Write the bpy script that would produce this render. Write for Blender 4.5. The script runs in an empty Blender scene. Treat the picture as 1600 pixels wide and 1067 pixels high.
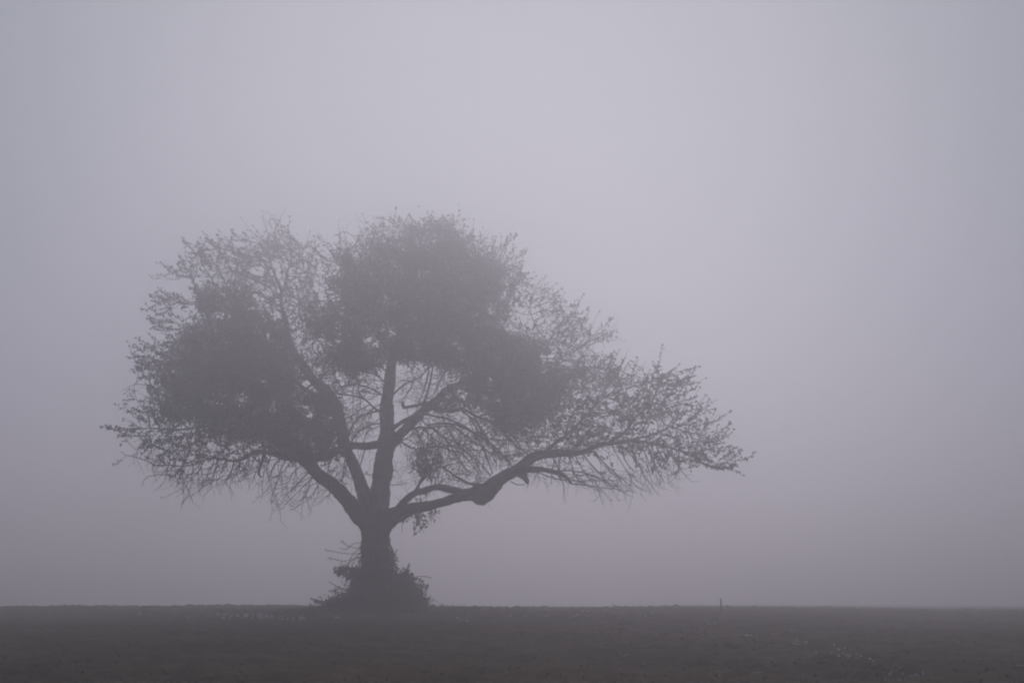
import bpy, math, random
import numpy as np
from mathutils import Vector, noise, kdtree

# ------------------------------------------------------------------ camera, sky, sun, exposure
SC = bpy.context.scene
COL = SC.collection
random.seed(11)
RNG = np.random.default_rng(11)

F = 50.0 / 36.0 * 1600.0            # focal length in reference pixels
EYE = 1.0
PITCH = math.atan((940 - 533.5) / F)
cam_d = bpy.data.cameras.new('camera')
cam_d.sensor_width = 36.0
cam_d.lens = 50.0
cam_d.clip_start = 0.1
cam_d.clip_end = 3000.0
cam = bpy.data.objects.new('camera', cam_d)
cam.location = (0, 0, EYE)
cam.rotation_euler = (math.pi / 2 + PITCH, 0, 0)
COL.objects.link(cam)
SC.camera = cam

SUN_ELEV = math.radians(22)
SKY_RAMP = [(0.0, (0.15, 0.175, 0.245)), (0.80, (0.645, 0.74, 0.985)), (1.0, (0.825, 0.905, 1.14))]
CLOUD = 3.5
W = bpy.data.worlds.new('World')
SC.world = W
W.use_nodes = True
nt = W.node_tree
nt.nodes.clear()
sky = nt.nodes.new('ShaderNodeTexSky')
sky.sky_type = 'NISHITA'
sky.sun_disc = False
sky.sun_elevation = SUN_ELEV
sky.sun_rotation = 0.0
sky.dust_density = 0.4
sky.air_density = 1.0
hs = nt.nodes.new('ShaderNodeHueSaturation')
hs.inputs['Saturation'].default_value = 0.05
# the cloud sheet above the fog: even grey, a little brighter round the hidden sun and towards the zenith
geo = nt.nodes.new('ShaderNodeTexCoord')
dot = nt.nodes.new('ShaderNodeVectorMath'); dot.operation = 'DOT_PRODUCT'
dot.inputs[1].default_value = (0.03, math.cos(SUN_ELEV), math.sin(SUN_ELEV))
ramp = nt.nodes.new('ShaderNodeValToRGB')
for e, (p_, c_) in zip([ramp.color_ramp.elements[0], ramp.color_ramp.elements.new(0.8), ramp.color_ramp.elements[-1]], SKY_RAMP):
    e.position = p_; e.color = (*c_, 1)
ramp.color_ramp.interpolation = 'B_SPLINE'
amp = nt.nodes.new('ShaderNodeVectorMath'); amp.operation = 'SCALE'; amp.inputs['Scale'].default_value = CLOUD
mixw = nt.nodes.new('ShaderNodeMix'); mixw.data_type = 'RGBA'; mixw.inputs[0].default_value = 0.993
bg = nt.nodes.new('ShaderNodeBackground')
bg.inputs['Strength'].default_value = 0.1
wo = nt.nodes.new('ShaderNodeOutputWorld')
nt.links.new(geo.outputs['Generated'], dot.inputs[0])
nt.links.new(dot.outputs['Value'], ramp.inputs['Fac'])
nt.links.new(ramp.outputs[0], amp.inputs[0])
lim = nt.nodes.new('ShaderNodeVectorMath'); lim.operation = 'MINIMUM'; lim.inputs[1].default_value = (6, 6, 6)
nt.links.new(sky.outputs[0], lim.inputs[0])
nt.links.new(lim.outputs[0], hs.inputs['Color'])
nt.links.new(hs.outputs[0], mixw.inputs[6])
nt.links.new(amp.outputs[0], mixw.inputs[7])
nt.links.new(mixw.outputs[2], bg.inputs['Color'])
nt.links.new(bg.outputs[0], wo.inputs['Surface'])

sun_d = bpy.data.lights.new('sun', 'SUN')
sun_d.energy = 0.52
sun_d.angle = math.radians(32)
sun_d.color = (1.0, 0.912, 0.985)
sun = bpy.data.objects.new('sun', sun_d)
sun.rotation_euler = (-(math.pi / 2 - SUN_ELEV), 0, 0)
COL.objects.link(sun)

SC.view_settings.view_transform = 'Standard'
SC.view_settings.look = 'None'
SC.view_settings.exposure = 0.0
SC.view_settings.gamma = 1.0
SC.render.engine = 'CYCLES'
SC.cycles.max_bounces = 8
SC.cycles.diffuse_bounces = 2
SC.cycles.volume_bounces = 5
SC.cycles.transparent_max_bounces = 8
SC.cycles.use_denoising = True
SC.cycles.filter_width = 2.0

HAZE_DENSITY = 0.0215
HAZE_ANISO = 0.8
HAZE_COLOR = (0.90, 0.882, 0.902, 1)


# ------------------------------------------------------------------ helpers
def at(px, py, D):
    """point seen at reference pixel (px, py) in the plane y = D"""
    u = (px - 800) / F
    v = (533.5 - py) / F
    cp, sp = math.cos(PITCH), math.sin(PITCH)
    d = Vector((u, cp - v * sp, sp + v * cp))
    t = D / d.y
    return Vector((d.x * t, D, EYE + d.z * t))


def sstep(a, b, x):
    t = np.clip((x - a) / (b - a), 0, 1)
    return t * t * (3 - 2 * t)


def tag(o, label=None, cat=None, group=None, kind=None):
    if label: o['label'] = label
    if cat: o['category'] = cat
    if group: o['group'] = group
    if kind: o['kind'] = kind
    return o


def empty(name, loc):
    o = bpy.data.objects.new(name, None)
    o.location = loc
    o.empty_display_size = 0.3
    COL.objects.link(o)
    return o


def mesh_obj(name, verts, faces, mat, parent=None, smooth=True, origin=None):
    """verts in world space; faces = list of index lists or an (n,k) array"""
    V = np.asarray(verts, dtype=np.float32).reshape(-1, 3)
    if origin is not None:
        V = V - np.asarray(origin, dtype=np.float32)
    me = bpy.data.meshes.new(name)
    if isinstance(faces, np.ndarray):
        n, k = faces.shape
        me.vertices.add(len(V)); me.vertices.foreach_set('co', V.ravel())
        me.loops.add(n * k); me.loops.foreach_set('vertex_index', faces.astype(np.int32).ravel())
        me.polygons.add(n)
        me.polygons.foreach_set('loop_start', np.arange(0, n * k, k, dtype=np.int32))
        me.polygons.foreach_set('use_smooth', np.full(n, smooth))
        me.update(calc_edges=True)
    else:
        me.from_pydata(V.tolist(), [], faces)
        me.polygons.foreach_set('use_smooth', np.full(len(me.polygons), smooth))
        me.update()
    me.materials.append(mat)
    o = bpy.data.objects.new(name, me)
    COL.objects.link(o)
    if parent is not None:
        o.parent = parent
    if origin is not None and parent is None:
        o.location = origin
    return o


class Tubes:
    """collects tapered tubes along polylines into one mesh"""
    def __init__(self): self.v, self.f, self.n = [], [], 0

    def add(self, pts, rad, k=4, rough=0.0, cap=True):
        P = np.asarray([tuple(p) for p in pts], dtype=np.float64)
        R = np.asarray(rad, dtype=np.float64)
        m = len(P)
        if m < 2: return
        T = np.empty_like(P)
        T[1:-1] = P[2:] - P[:-2]; T[0] = P[1] - P[0]; T[-1] = P[-1] - P[-2]
        T /= np.linalg.norm(T, axis=1)[:, None] + 1e-9
        a = np.array([0.31, 0.9, 0.29]) if abs(T[0][1]) < 0.8 else np.array([0.9, 0.1, 0.3])
        N = np.empty_like(P)
        for i in range(m):
            a = a - T[i] * a.dot(T[i]); a = a / (np.linalg.norm(a) + 1e-9); N[i] = a
        B = np.cross(T, N)
        ang = np.arange(k) * 2 * math.pi / k
        ring = N[:, None, :] * np.cos(ang)[None, :, None] + B[:, None, :] * np.sin(ang)[None, :, None]
        rr = R[:, None] * np.ones((1, k))
        if rough > 0:
            for i in range(m):
                for j in range(k):
                    q = P[i] + ring[i, j] * R[i]
                    rr[i, j] *= 1 + rough * (noise.noise(Vector(q * 2.2)) + 0.8 * noise.noise(Vector(q * 6.5)) + 0.6 * noise.noise(Vector(q * 15)))
        V = P[:, None, :] + ring * rr[:, :, None]
        self.v.append(V.reshape(-1, 3))
        idx = self.n + np.arange(m * k).reshape(m, k)
        a0 = idx[:-1]; b0 = idx[1:]
        q = np.stack([a0, np.roll(a0, -1, 1), np.roll(b0, -1, 1), b0], -1).reshape(-1, 4)
        self.f.append(q)
        self.n += m * k
        if cap:                                      # close the end with a tip vertex
            self.v.append((P[-1] + T[-1] * R[-1] * 0.6)[None, :])
            tip = self.n; self.n += 1
            e = idx[-1]
            self.f.append(np.stack([e, np.roll(e, -1), np.full(k, tip), np.full(k, tip)], -1))

    def build(self, name, mat, parent=None, origin=None):
        V = np.concatenate(self.v)
        Fc = np.concatenate(self.f)
        quads = Fc[Fc[:, 2] != Fc[:, 3]]
        tris = Fc[Fc[:, 2] == Fc[:, 3]][:, :3]
        faces_q = quads
        me = bpy.data.meshes.new(name)
        if origin is not None: V = V - np.asarray(origin)
        me.vertices.add(len(V)); me.vertices.foreach_set('co', V.astype(np.float32).ravel())
        nl = faces_q.size + tris.size
        me.loops.add(nl)
        me.loops.foreach_set('vertex_index', np.concatenate([faces_q.ravel(), tris.ravel()]).astype(np.int32))
        me.polygons.add(len(faces_q) + len(tris))
        st = np.concatenate([np.arange(len(faces_q)) * 4, faces_q.size + np.arange(len(tris)) * 3]).astype(np.int32)
        me.polygons.foreach_set('loop_start', st)
        me.polygons.foreach_set('use_smooth', np.ones(len(st), dtype=bool))
        me.update(calc_edges=True)
        me.materials.append(mat)
        o = bpy.data.objects.new(name, me)
        COL.objects.link(o)
        if parent is not None: o.parent = parent
        return o


class Leaves:
    """collects folded leaf blades (two halves about a midrib) into one mesh"""
    def __init__(self): self.p, self.d, self.s = [], [], []

    def add(self, p, d, s):
        self.p.append(tuple(p)); self.d.append(tuple(d)); self.s.append(s)

    def add_many(self, P, D, S):
        self.p.extend(map(tuple, P)); self.d.extend(map(tuple, D)); self.s.extend(S)

    def build(self, name, mat, parent, origin, aspect=0.58):
        P = np.array(self.p); D = np.array(self.d); S = np.array(self.s)[:, None]
        n = len(P)
        D /= np.linalg.norm(D, axis=1)[:, None] + 1e-9
        A = RNG.normal(size=(n, 3)); A[:, 2] *= 0.6
        X = np.cross(D, A); X /= np.linalg.norm(X, axis=1)[:, None] + 1e-9
        Nn = np.cross(X, D)
        w = S * aspect * 0.5
        fold = RNG.uniform(0.1, 0.5, (n, 1)) * w
        curl = RNG.uniform(-0.25, 0.15, (n, 1)) * S
        v0 = P
        v1 = P + D * S * 0.45 + X * w + Nn * fold
        v2 = P + D * S + Nn * curl
        v3 = P + D * S * 0.45 - X * w + Nn * fold
        V = np.stack([v0, v1, v2, v3], 1).reshape(-1, 3)
        i = np.arange(n)[:, None] * 4
        Fc = np.concatenate([i + np.array([[0, 1, 2]]), i + np.array([[0, 2, 3]])])
        return mesh_obj(name, V - np.asarray(origin), Fc, mat, parent, smooth=False)


# ------------------------------------------------------------------ materials
def new_mat(name):
    m = bpy.data.materials.new(name)
    m.use_nodes = True
    t = m.node_tree
    return m, t, t.nodes['Principled BSDF']


def noise_ramp(t, scale, detail, stops, coord='Object', rough=0.6):
    tc = t.nodes.new('ShaderNodeTexCoord')
    n = t.nodes.new('ShaderNodeTexNoise')
    n.inputs['Scale'].default_value = scale
    n.inputs['Detail'].default_value = detail
    n.inputs['Roughness'].default_value = rough
    r = t.nodes.new('ShaderNodeValToRGB')
    el = r.color_ramp.elements
    while len(el) < len(stops): el.new(0.5)
    for e, (p, c) in zip(el, stops):
        e.position = p; e.color = (*c, 1)
    t.links.new(tc.outputs[coord], n.inputs['Vector'])
    t.links.new(n.outputs['Fac'], r.inputs['Fac'])
    return tc, n, r


def bump(t, bsdf, src, strength, dist):
    b = t.nodes.new('ShaderNodeBump')
    b.inputs['Strength'].default_value = strength
    b.inputs['Distance'].default_value = dist
    t.links.new(src, b.inputs['Height'])
    t.links.new(b.outputs[0], bsdf.inputs['Normal'])


def simple(name, stops, scale=6, rough=0.85, bmp=0.4, dist=0.02, spec=0.2):
    m, t, b = new_mat(name)
    tc, n, r = noise_ramp(t, scale, 6, stops)
    t.links.new(r.outputs[0], b.inputs['Base Color'])
    b.inputs['Roughness'].default_value = rough
    b.inputs['Specular IOR Level'].default_value = spec
    if bmp: bump(t, b, n.outputs['Fac'], bmp, dist)
    return m


M_bark = simple('bark', [(0.3, (0.05, 0.041, 0.035)), (0.7, (0.13, 0.112, 0.098))], 9, 0.9, 0.8, 0.03)
M_twig = simple('twig_bark', [(0.3, (0.026, 0.02, 0.017)), (0.7, (0.055, 0.043, 0.037))], 6, 0.85, 0)


def leaf_mat(name, a, b_, c):
    m, t, b = new_mat(name)
    g = t.nodes.new('ShaderNodeNewGeometry')
    r = t.nodes.new('ShaderNodeValToRGB')
    el = r.color_ramp.elements
    el.new(0.5)
    for e, (p, col) in zip(el, ((0.0, a), (0.55, b_), (1.0, c))):
        e.position = p; e.color = (*col, 1)
    t.links.new(g.outputs['Random Per Island'], r.inputs['Fac'])
    t.links.new(r.outputs[0], b.inputs['Base Color'])
    b.inputs['Roughness'].default_value = 0.65
    b.inputs['Specular IOR Level'].default_value = 0.25
    return m


M_leaf = leaf_mat('apple_leaf', (0.045, 0.042, 0.022), (0.055, 0.06, 0.03), (0.085, 0.07, 0.035))
M_clump = leaf_mat('clump_leaf', (0.04, 0.058, 0.024), (0.052, 0.076, 0.032), (0.07, 0.085, 0.042))
M_ivy = leaf_mat('ivy_leaf', (0.025, 0.04, 0.02), (0.035, 0.05, 0.025), (0.05, 0.06, 0.03))
M_grass = leaf_mat('dry_grass', (0.05, 0.055, 0.03), (0.07, 0.065, 0.035), (0.10, 0.085, 0.05))
M_stone = simple('pale_stone', [(0.3, (0.52, 0.49, 0.46)), (0.7, (0.78, 0.76, 0.73))], 14, 0.8, 0.3, 0.01)
M_straw = simple('straw', [(0.3, (0.42, 0.34, 0.22)), (0.7, (0.62, 0.53, 0.36))], 20, 0.7, 0.2, 0.004)
M_post = simple('weathered_wood', [(0.3, (0.035, 0.028, 0.023)), (0.7, (0.08, 0.066, 0.055))], 18, 0.9, 0.5, 0.006)

M_soil, t, b = new_mat('ploughed_soil')
tc, n1, r1 = noise_ramp(t, 1.3, 8, [(0.32, (0.075, 0.052, 0.024)), (0.5, (0.155, 0.106, 0.048)), (0.68, (0.25, 0.176, 0.084))], rough=0.65)
n2 = t.nodes.new('ShaderNodeTexNoise'); n2.inputs['Scale'].default_value = 16; n2.inputs['Detail'].default_value = 8
t.links.new(tc.outputs['Object'], n2.inputs['Vector'])
n3 = t.nodes.new('ShaderNodeTexNoise'); n3.inputs['Scale'].default_value = 0.12; n3.inputs['Detail'].default_value = 4
t.links.new(tc.outputs['Object'], n3.inputs['Vector'])
r3 = t.nodes.new('ShaderNodeValToRGB')
r3.color_ramp.elements[0].position = 0.42; r3.color_ramp.elements[0].color = (0.046, 0.050, 0.028, 1)
r3.color_ramp.elements[1].position = 0.62; r3.color_ramp.elements[1].color = (0.12, 0.082, 0.046, 1)
t.links.new(n3.outputs['Fac'], r3.inputs['Fac'])
mx = t.nodes.new('ShaderNodeMix'); mx.data_type = 'RGBA'; mx.inputs[0].default_value = 0.4
t.links.new(r1.outputs[0], mx.inputs[6]); t.links.new(r3.outputs[0], mx.inputs[7])
t.links.new(mx.outputs[2], b.inputs['Base Color'])
b.inputs['Roughness'].default_value = 0.95
b.inputs['Specular IOR Level'].default_value = 0.1
bump(t, b, n2.outputs['Fac'], 0.9, 0.05)
M_clod = simple('soil_clod', [(0.3, (0.07, 0.053, 0.036)), (0.7, (0.13, 0.10, 0.07))], 8, 0.95, 0.6, 0.02)

# ------------------------------------------------------------------ the field


def ground_np(X, Y):
    """height of the field: a gentle rise to a crest beyond the tree, falling away on the left, rising on far right"""
    X = np.asarray(X, float); Y = np.asarray(Y, float)
    s = 0.0206
    RC = 9.0
    ramp = s * np.clip(Y, -40, None)
    # left profile: rounds over at about 44 m
    yl = Y - 36.0
    left = np.where(Y < 36, ramp, s * 36 + s * yl - s / (2 * RC) * yl ** 2)
    yc = 36 + 23
    left = np.where(Y > yc, s * 36 + s * 23 - s / (2 * RC) * 23 ** 2 - (s * 23 / RC - s) * (1 - np.exp(-(Y - yc) / 25.0)) * 25, left)
    # right profile: keeps rising slowly
    yr = np.clip(Y - 36, 0, None)
    right = np.where(Y < 36, ramp, s * 36 + 0.05 * (1 - np.exp(-yr * s / 0.05))) - 0.10 * sstep(0.15, 0.33, X / np.clip(Y, 20, 90)) * sstep(20, 38, Y)
    k = sstep(0.10, 0.20, X / np.clip(Y, 20, 90))
    return left * (1 - k) + right * k


def bumps(X, Y, fine=True):
    x = np.asarray(X, float); y = np.asarray(Y, float)
    return 0.03 * np.sin(x * 0.31 + 1.3) * np.sin(y * 0.23 + 0.4) + 0.015 * np.sin(x * 0.9 + y * 0.6)


def ground_z(x, y):
    return float(ground_np(x, y) + bumps(x, y))


def on_ground(px, py, dmin=8.0, dmax=140.0):
    """the point of the field seen at a reference pixel"""
    prev = None
    D = dmin
    while D < dmax:
        p = at(px, py, D)
        if p.z <= ground_z(p.x, p.y):
            return Vector((p.x, p.y, ground_z(p.x, p.y)))
        D += 0.05
    p = at(px, py, 44)
    return Vector((p.x, p.y, ground_z(p.x, p.y)))


def axis(lo, hi, step, far, growth=1.18):
    a = list(np.arange(lo, hi, step))
    s, x, out = step, hi, []
    while x < far: out.append(x); s *= growth; x += s
    out.append(far)
    s, x, neg = step, lo - step, []
    while x > -far: neg.append(x); s *= growth; x -= s
    neg.append(-far)
    return np.array(neg[::-1] + a + out)


gx = axis(-24, 27, 0.07, 300)
gy = axis(9, 56, 0.08, 300)
GX, GY = np.meshgrid(gx, gy)
GZ = ground_np(GX, GY) + bumps(GX, GY)
inner = sstep(-30, -24, GX) * (1 - sstep(27, 33, GX)) * sstep(6, 9, GY) * (1 - sstep(56, 64, GY))
r_ = RNG.normal(size=GX.shape)
lump = (r_ + np.roll(r_, 1, 0) + np.roll(r_, 1, 1) + np.roll(np.roll(r_, 1, 0), 1, 1)) / 2
l2 = RNG.normal(size=GX.shape)
for _ in range(3):
    l2 = (l2 + np.roll(l2, 1, 0) + np.roll(l2, -1, 0) + np.roll(l2, 1, 1) + np.roll(l2, -1, 1)) / 5 * 1.9
GZ = GZ + inner * (0.010 * lump + 0.012 * l2)
ny, nx = GX.shape
ii = np.arange(ny * nx).reshape(ny, nx)
q = np.stack([ii[:-1, :-1], ii[:-1, 1:], ii[1:, 1:], ii[1:, :-1]], -1).reshape(-1, 4)
ground = mesh_obj('ground', np.stack([GX, GY, GZ], -1), q, M_soil)
tag(ground, 'dark bare ploughed field rising gently to a crest by the tree', kind='structure')

# ------------------------------------------------------------------ the old tree: trunk and limbs
TD = 36.7                                             # distance of the trunk
base = on_ground(588, 953); base = Vector((at(588, 900, TD).x, TD, ground_z(at(588, 900, TD).x, TD)))
PXM = F / TD                                          # reference pixels per metre at the trunk
tree = empty('tree', base)
tag(tree, 'old spreading fruit tree with dense leafy clumps, alone on the field crest', 'tree')
trunk_t = Tubes()
limb_nodes = []                                       # (pos, radius) seeds for branches


def catmull(P, R, step=0.09):
    P = [Vector(p) for p in P]
    out, rad = [], []
    n = len(P)
    for i in range(n - 1):
        p0 = P[max(i - 1, 0)]; p1 = P[i]; p2 = P[i + 1]; p3 = P[min(i + 2, n - 1)]
        m = max(2, int((p2 - p1).length / step))
        for j in range(m):
            t = j / m
            out.append(0.5 * ((2 * p1) + (p2 - p0) * t + (2 * p0 - 5 * p1 + 4 * p2 - p3) * t * t + (3 * p1 - p0 - 3 * p2 + p3) * t ** 3))
            rad.append(R[i] * (1 - t) + R[i + 1] * t)
    out.append(P[-1]); rad.append(R[-1])
    return out, rad


def limb_path(pts):
    """pts: (px, py, depth offset in m, width px)"""
    return catmull([at(a, b_, TD + d) for a, b_, d, w in pts], [w * (0.62 + 0.38 * float(sstep(4, 14, w))) / PXM / 2 for *_, w in pts])


# trunk: flared foot up to the fork
tp, tr = catmull([at(589, 960, TD), at(588, 940, TD), at(587, 905, TD), at(586.5, 868, TD), at(587, 838, TD), at(587, 815, TD), at(588, 798, TD)],
                 [w / PXM / 2 for w in (74, 60, 47, 43, 43, 52, 46)], 0.08)
trunk_t.add(tp, tr, 20, 0.10)
trunk = trunk_t.build('trunk', M_bark, tree, base)

LIMBS = {
    'A': [(584, 828, 0, 34), (570, 812, -.1, 30), (548, 787, -.3, 25), (522, 761, -.6, 22), (497, 739, -.9, 20), (480, 725, -1.1, 16), (459, 714, -1.3, 11), (403, 709, -1.8, 7), (365, 719, -2.1, 5), (330, 716, -2.3, 4.2), (280, 728, -2.5, 3.2), (248, 725, -2.6, 2.6), (209, 719, -2.7, 2), (189, 705, -2.8, 1.4)],
    'A2': [(497, 739, -.9, 17), (478, 712, -.4, 16), (450, 692, 0, 14), (420, 672, .3, 12), (385, 648, .6, 10), (350, 622, .8, 8), (318, 590, 1, 6), (290, 560, 1.1, 4)],
    'A3': [(459, 714, -1.3, 9), (430, 690, -1.7, 8), (390, 680, -2.2, 7), (330, 672, -2.6, 5), (270, 672, -2.9, 3.4), (225, 672, -3.0, 2.2), (196, 670, -3.1, 1.4)],
    'B': [(584, 815, .1, 26), (572, 778, .3, 22), (561, 750, .4, 19), (546, 714, .6, 18), (536, 691, .7, 20), (528, 645, .9, 20), (514, 616, 1.1, 17), (485, 587, 1.3, 14), (465, 558, 1.4, 12.5), (451, 532, 1.5, 11), (442, 490, 1.5, 9), (438, 455, 1.6, 7.5), (428, 427, 1.6, 6), (423, 400, 1.6, 4.5), (421, 365, 1.5, 2.5)],
    'B2': [(439, 465, 1.6, 5), (446, 430, 1.8, 4.5), (462, 410, 2, 3.5), (480, 385, 2.1, 2.4)],
    'B3': [(528, 645, .9, 9), (500, 622, .3, 8), (460, 600, -.3, 8), (410, 570, -.8, 7), (372, 530, -1, 6), (352, 490, -1, 4)],
    'C': [(590, 815, .1, 32), (593, 775, .1, 30), (600, 727, .1, 29), (604, 682, .05, 26), (604, 640, 0, 22), (608, 598, 0, 18), (613, 567, 0, 15), (622, 530, 0, 13), (636, 490, .1, 11), (652, 445, .2, 8), (668, 400, .3, 5.5), (676, 365, .3, 3)],
    'C2': [(602, 692, .1, 14), (572, 697, -.2, 12.5), (545, 699, -.5, 12), (508, 714, -1, 11), (480, 716, -1.3, 9), (440, 705, -1.6, 6)],
    'C3': [(613, 567, 0, 8), (592, 530, -.6, 7.5), (570, 490, -1.1, 6), (552, 450, -1.4, 4.5), (543, 415, -1.5, 2.5)],
    'C4': [(622, 530, 0, 8), (660, 495, .8, 7.5), (705, 465, 1.5, 6), (745, 432, 2, 4.5), (785, 410, 2.2, 2.5)],
    'C5': [(602, 640, 0, 6), (590, 640, -.3, 4.5), (560, 627, -.9, 4), (530, 617, -1.4, 3.5), (508, 600, -1.7, 2)],
    'C6': [(588, 745, .1, 8), (589, 780, .0, 7), (592, 806, .0, 8)],
    'D': [(592, 828, -.1, 34), (612, 808, -.3, 28), (632, 799, -.6, 21), (663, 791, -1, 15), (699, 782, -1.4, 13.5), (725, 773, -1.7, 17), (748, 770, -1.9, 23), (767, 760, -2, 20), (784, 747, -2.1, 17), (812, 732, -2.3, 16), (845, 712, -2.5, 13.5), (904, 707, -2.8, 9.5), (949, 692, -3, 7.5), (990, 686, -3.1, 6.5), (1030, 693, -3.2, 5), (1070, 708, -3.2, 3.6), (1110, 726, -3.2, 2.4), (1146, 729, -3.2, 1.3)],
    'D2': [(615, 802, -.4, 12), (637, 778, -.5, 11), (654, 767, -.7, 11), (677, 762, -1, 11), (705, 765, -1.3, 11), (726, 771, -1.6, 13)],
    'D3': [(645, 772, -.6, 8), (660, 752, -.4, 7), (672, 738, -.2, 6), (676, 720, .0, 4)],
    'D4': [(812, 733, -2.3, 12), (838, 735, -2.2, 10), (866, 735, -2.1, 8), (880, 742, -2.1, 8.5), (893, 756, -2.1, 4)],
    'D5': [(845, 713, -2.5, 8), (872, 688, -2.2, 6.5), (911, 652, -2, 5), (940, 626, -1.8, 4), (965, 598, -1.7, 3), (990, 566, -1.6, 1.6)],
    'D6': [(949, 693, -3, 6), (985, 660, -3.1, 5), (1015, 625, -3.2, 4), (1035, 597, -3.2, 3), (1057, 574, -3.2, 1.5)],
    'D7': [(990, 686, -3.1, 5), (1030, 670, -2.7, 4), (1070, 672, -2.4, 3), (1105, 688, -2.2, 2), (1132, 690, -2.1, 1.2)],
    'D8': [(748, 762, -1.9, 8), (748, 757, -1.5, 8), (728, 751, -1.0, 6), (705, 742, -.6, 5), (688, 728, -.2, 4)],
    'E': [(604, 700, .1, 17), (618, 688, .2, 16), (637, 668, .4, 15), (660, 646, .7, 14), (679, 630, 1, 14), (698, 612, 1.3, 13), (722, 597, 1.6, 11), (755, 585, 1.9, 9), (795, 575, 2.1, 7), (830, 560, 2.2, 5), (858, 535, 2.2, 3), (880, 500, 2.2, 1.6)],
    'E2': [(604, 676, .1, 11), (622, 664, -.2, 9), (645, 649, -.4, 8), (668, 640, -.6, 8), (700, 640, -.9, 8), (722, 641, -1.2, 7), (741, 650, -1.5, 5.5), (765, 662, -1.8, 4.5), (790, 676, -2, 3.2), (815, 695, -2.2, 2)],
    'E3': [(630, 628, .2, 6.5), (631, 637, .25, 7.5), (650, 635, .4, 7), (676, 630, .8, 8)],
    'E4': [(722, 641, -1.2, 5), (738, 655, -1, 4.2), (752, 678, -.9, 3), (760, 705, -.9, 1.8)],
    'E5': [(660, 646, .7, 7), (668, 612, 1.1, 5.5), (673, 585, 1.4, 5), (680, 560, 1.6, 4)],
    'E6': [(608, 622, 0, 5), (630, 604, .2, 4.5), (649, 588, .4, 4), (672, 577, .7, 3.5), (700, 560, 1, 3)],
    'E7': [(630, 676, .3, 5), (660, 668, -.2, 5), (700, 666, -.7, 4.5), (733, 681, -1.1, 3.6), (762, 705, -1.4, 2.6), (775, 735, -1.5, 1.6)],
    'E8': [(660, 670, -.2, 4), (690, 690, -.1, 3.6), (722, 704, 0, 3), (745, 728, .1, 2), (752, 750, .1, 1.5)],
    'E9': [(795, 575, 2.1, 5), (835, 600, 1.8, 5), (862, 625, 1.5, 4), (890, 635, 1.3, 3), (920, 620, 1.2, 2)],
    'E10': [(858, 535, 2.2, 3), (835, 500, 2, 3), (826, 470, 1.9, 2.2), (838, 445, 1.9, 1.2)],
    'E11': [(830, 560, 2.2, 4), (875, 555, 1.8, 3.2), (905, 540, 1.5, 2.4), (935, 527, 1.3, 1.6), (958, 519, 1.2, 1)],
    'E12': [(745, 690, .3, 2.5), (700, 700, .4, 3.2), (665, 700, .3, 4), (625, 690, .1, 5)],
}
limb_src = {}
for key, pts in LIMBS.items():
    P, R = limb_path(pts)
    # slight natural waviness on the thinner limbs
    for i in range(1, len(P) - 1):
        wv = (0.05 + 0.09 * float(sstep(0.1, 0.03, R[i]))) * min(1.0, i / 6)
        P[i] = P[i] + Vector((noise.noise(P[i] * 1.7), noise.noise(P[i] * 1.7 + Vector((9, 0, 0))), noise.noise(P[i] * 1.7 + Vector((0, 9, 0))))) * wv
    limb_src[key] = (P, R)
    T = Tubes()
    big = R[0] > 0.08
    T.add(P, R, 16 if big else 8, 0.2 if big else 0.22)
    if key == 'D':                                   # the burl hanging under the low limb, and a snag further out
        T.add(*catmull([at(716, 771, TD - 1.6), at(734, 772, TD - 1.8), at(750, 777, TD - 1.9), at(764, 772, TD - 1.95), at(780, 755, TD - 2.05)],
              [.08, .125, .165, .15, .09], 0.05), 16, 0.34)
        T.add(*catmull([at(806, 735, TD - 2.3), at(815, 742, TD - 2.33), at(822, 750, TD - 2.35), at(825, 756, TD - 2.4)], [.12, .10, .065, .02], 0.03), 10, 0.5)
        T.add([at(797, 752, TD - 2.2), at(808, 757, TD - 2.3), at(820, 757, TD - 2.4)], [.012, .012, .01], 4, 0.2)
    if key == 'A':
        T.add([at(413, 709, TD - 1.8), at(410, 720, TD - 1.82), at(405, 732, TD - 1.8), at(404, 741, TD - 1.75), at(409, 746, TD - 1.72)], [.05, .04, .034, .03, .012], 7, 0.2)
    limb = T.build('limb', M_bark, trunk, base)
    j0 = max(3, int(len(P) * 0.22))
    for i in range(j0, len(P), 2):
        limb_nodes.append((P[i], R[i], P[i] - P[i - 1]))

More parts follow.
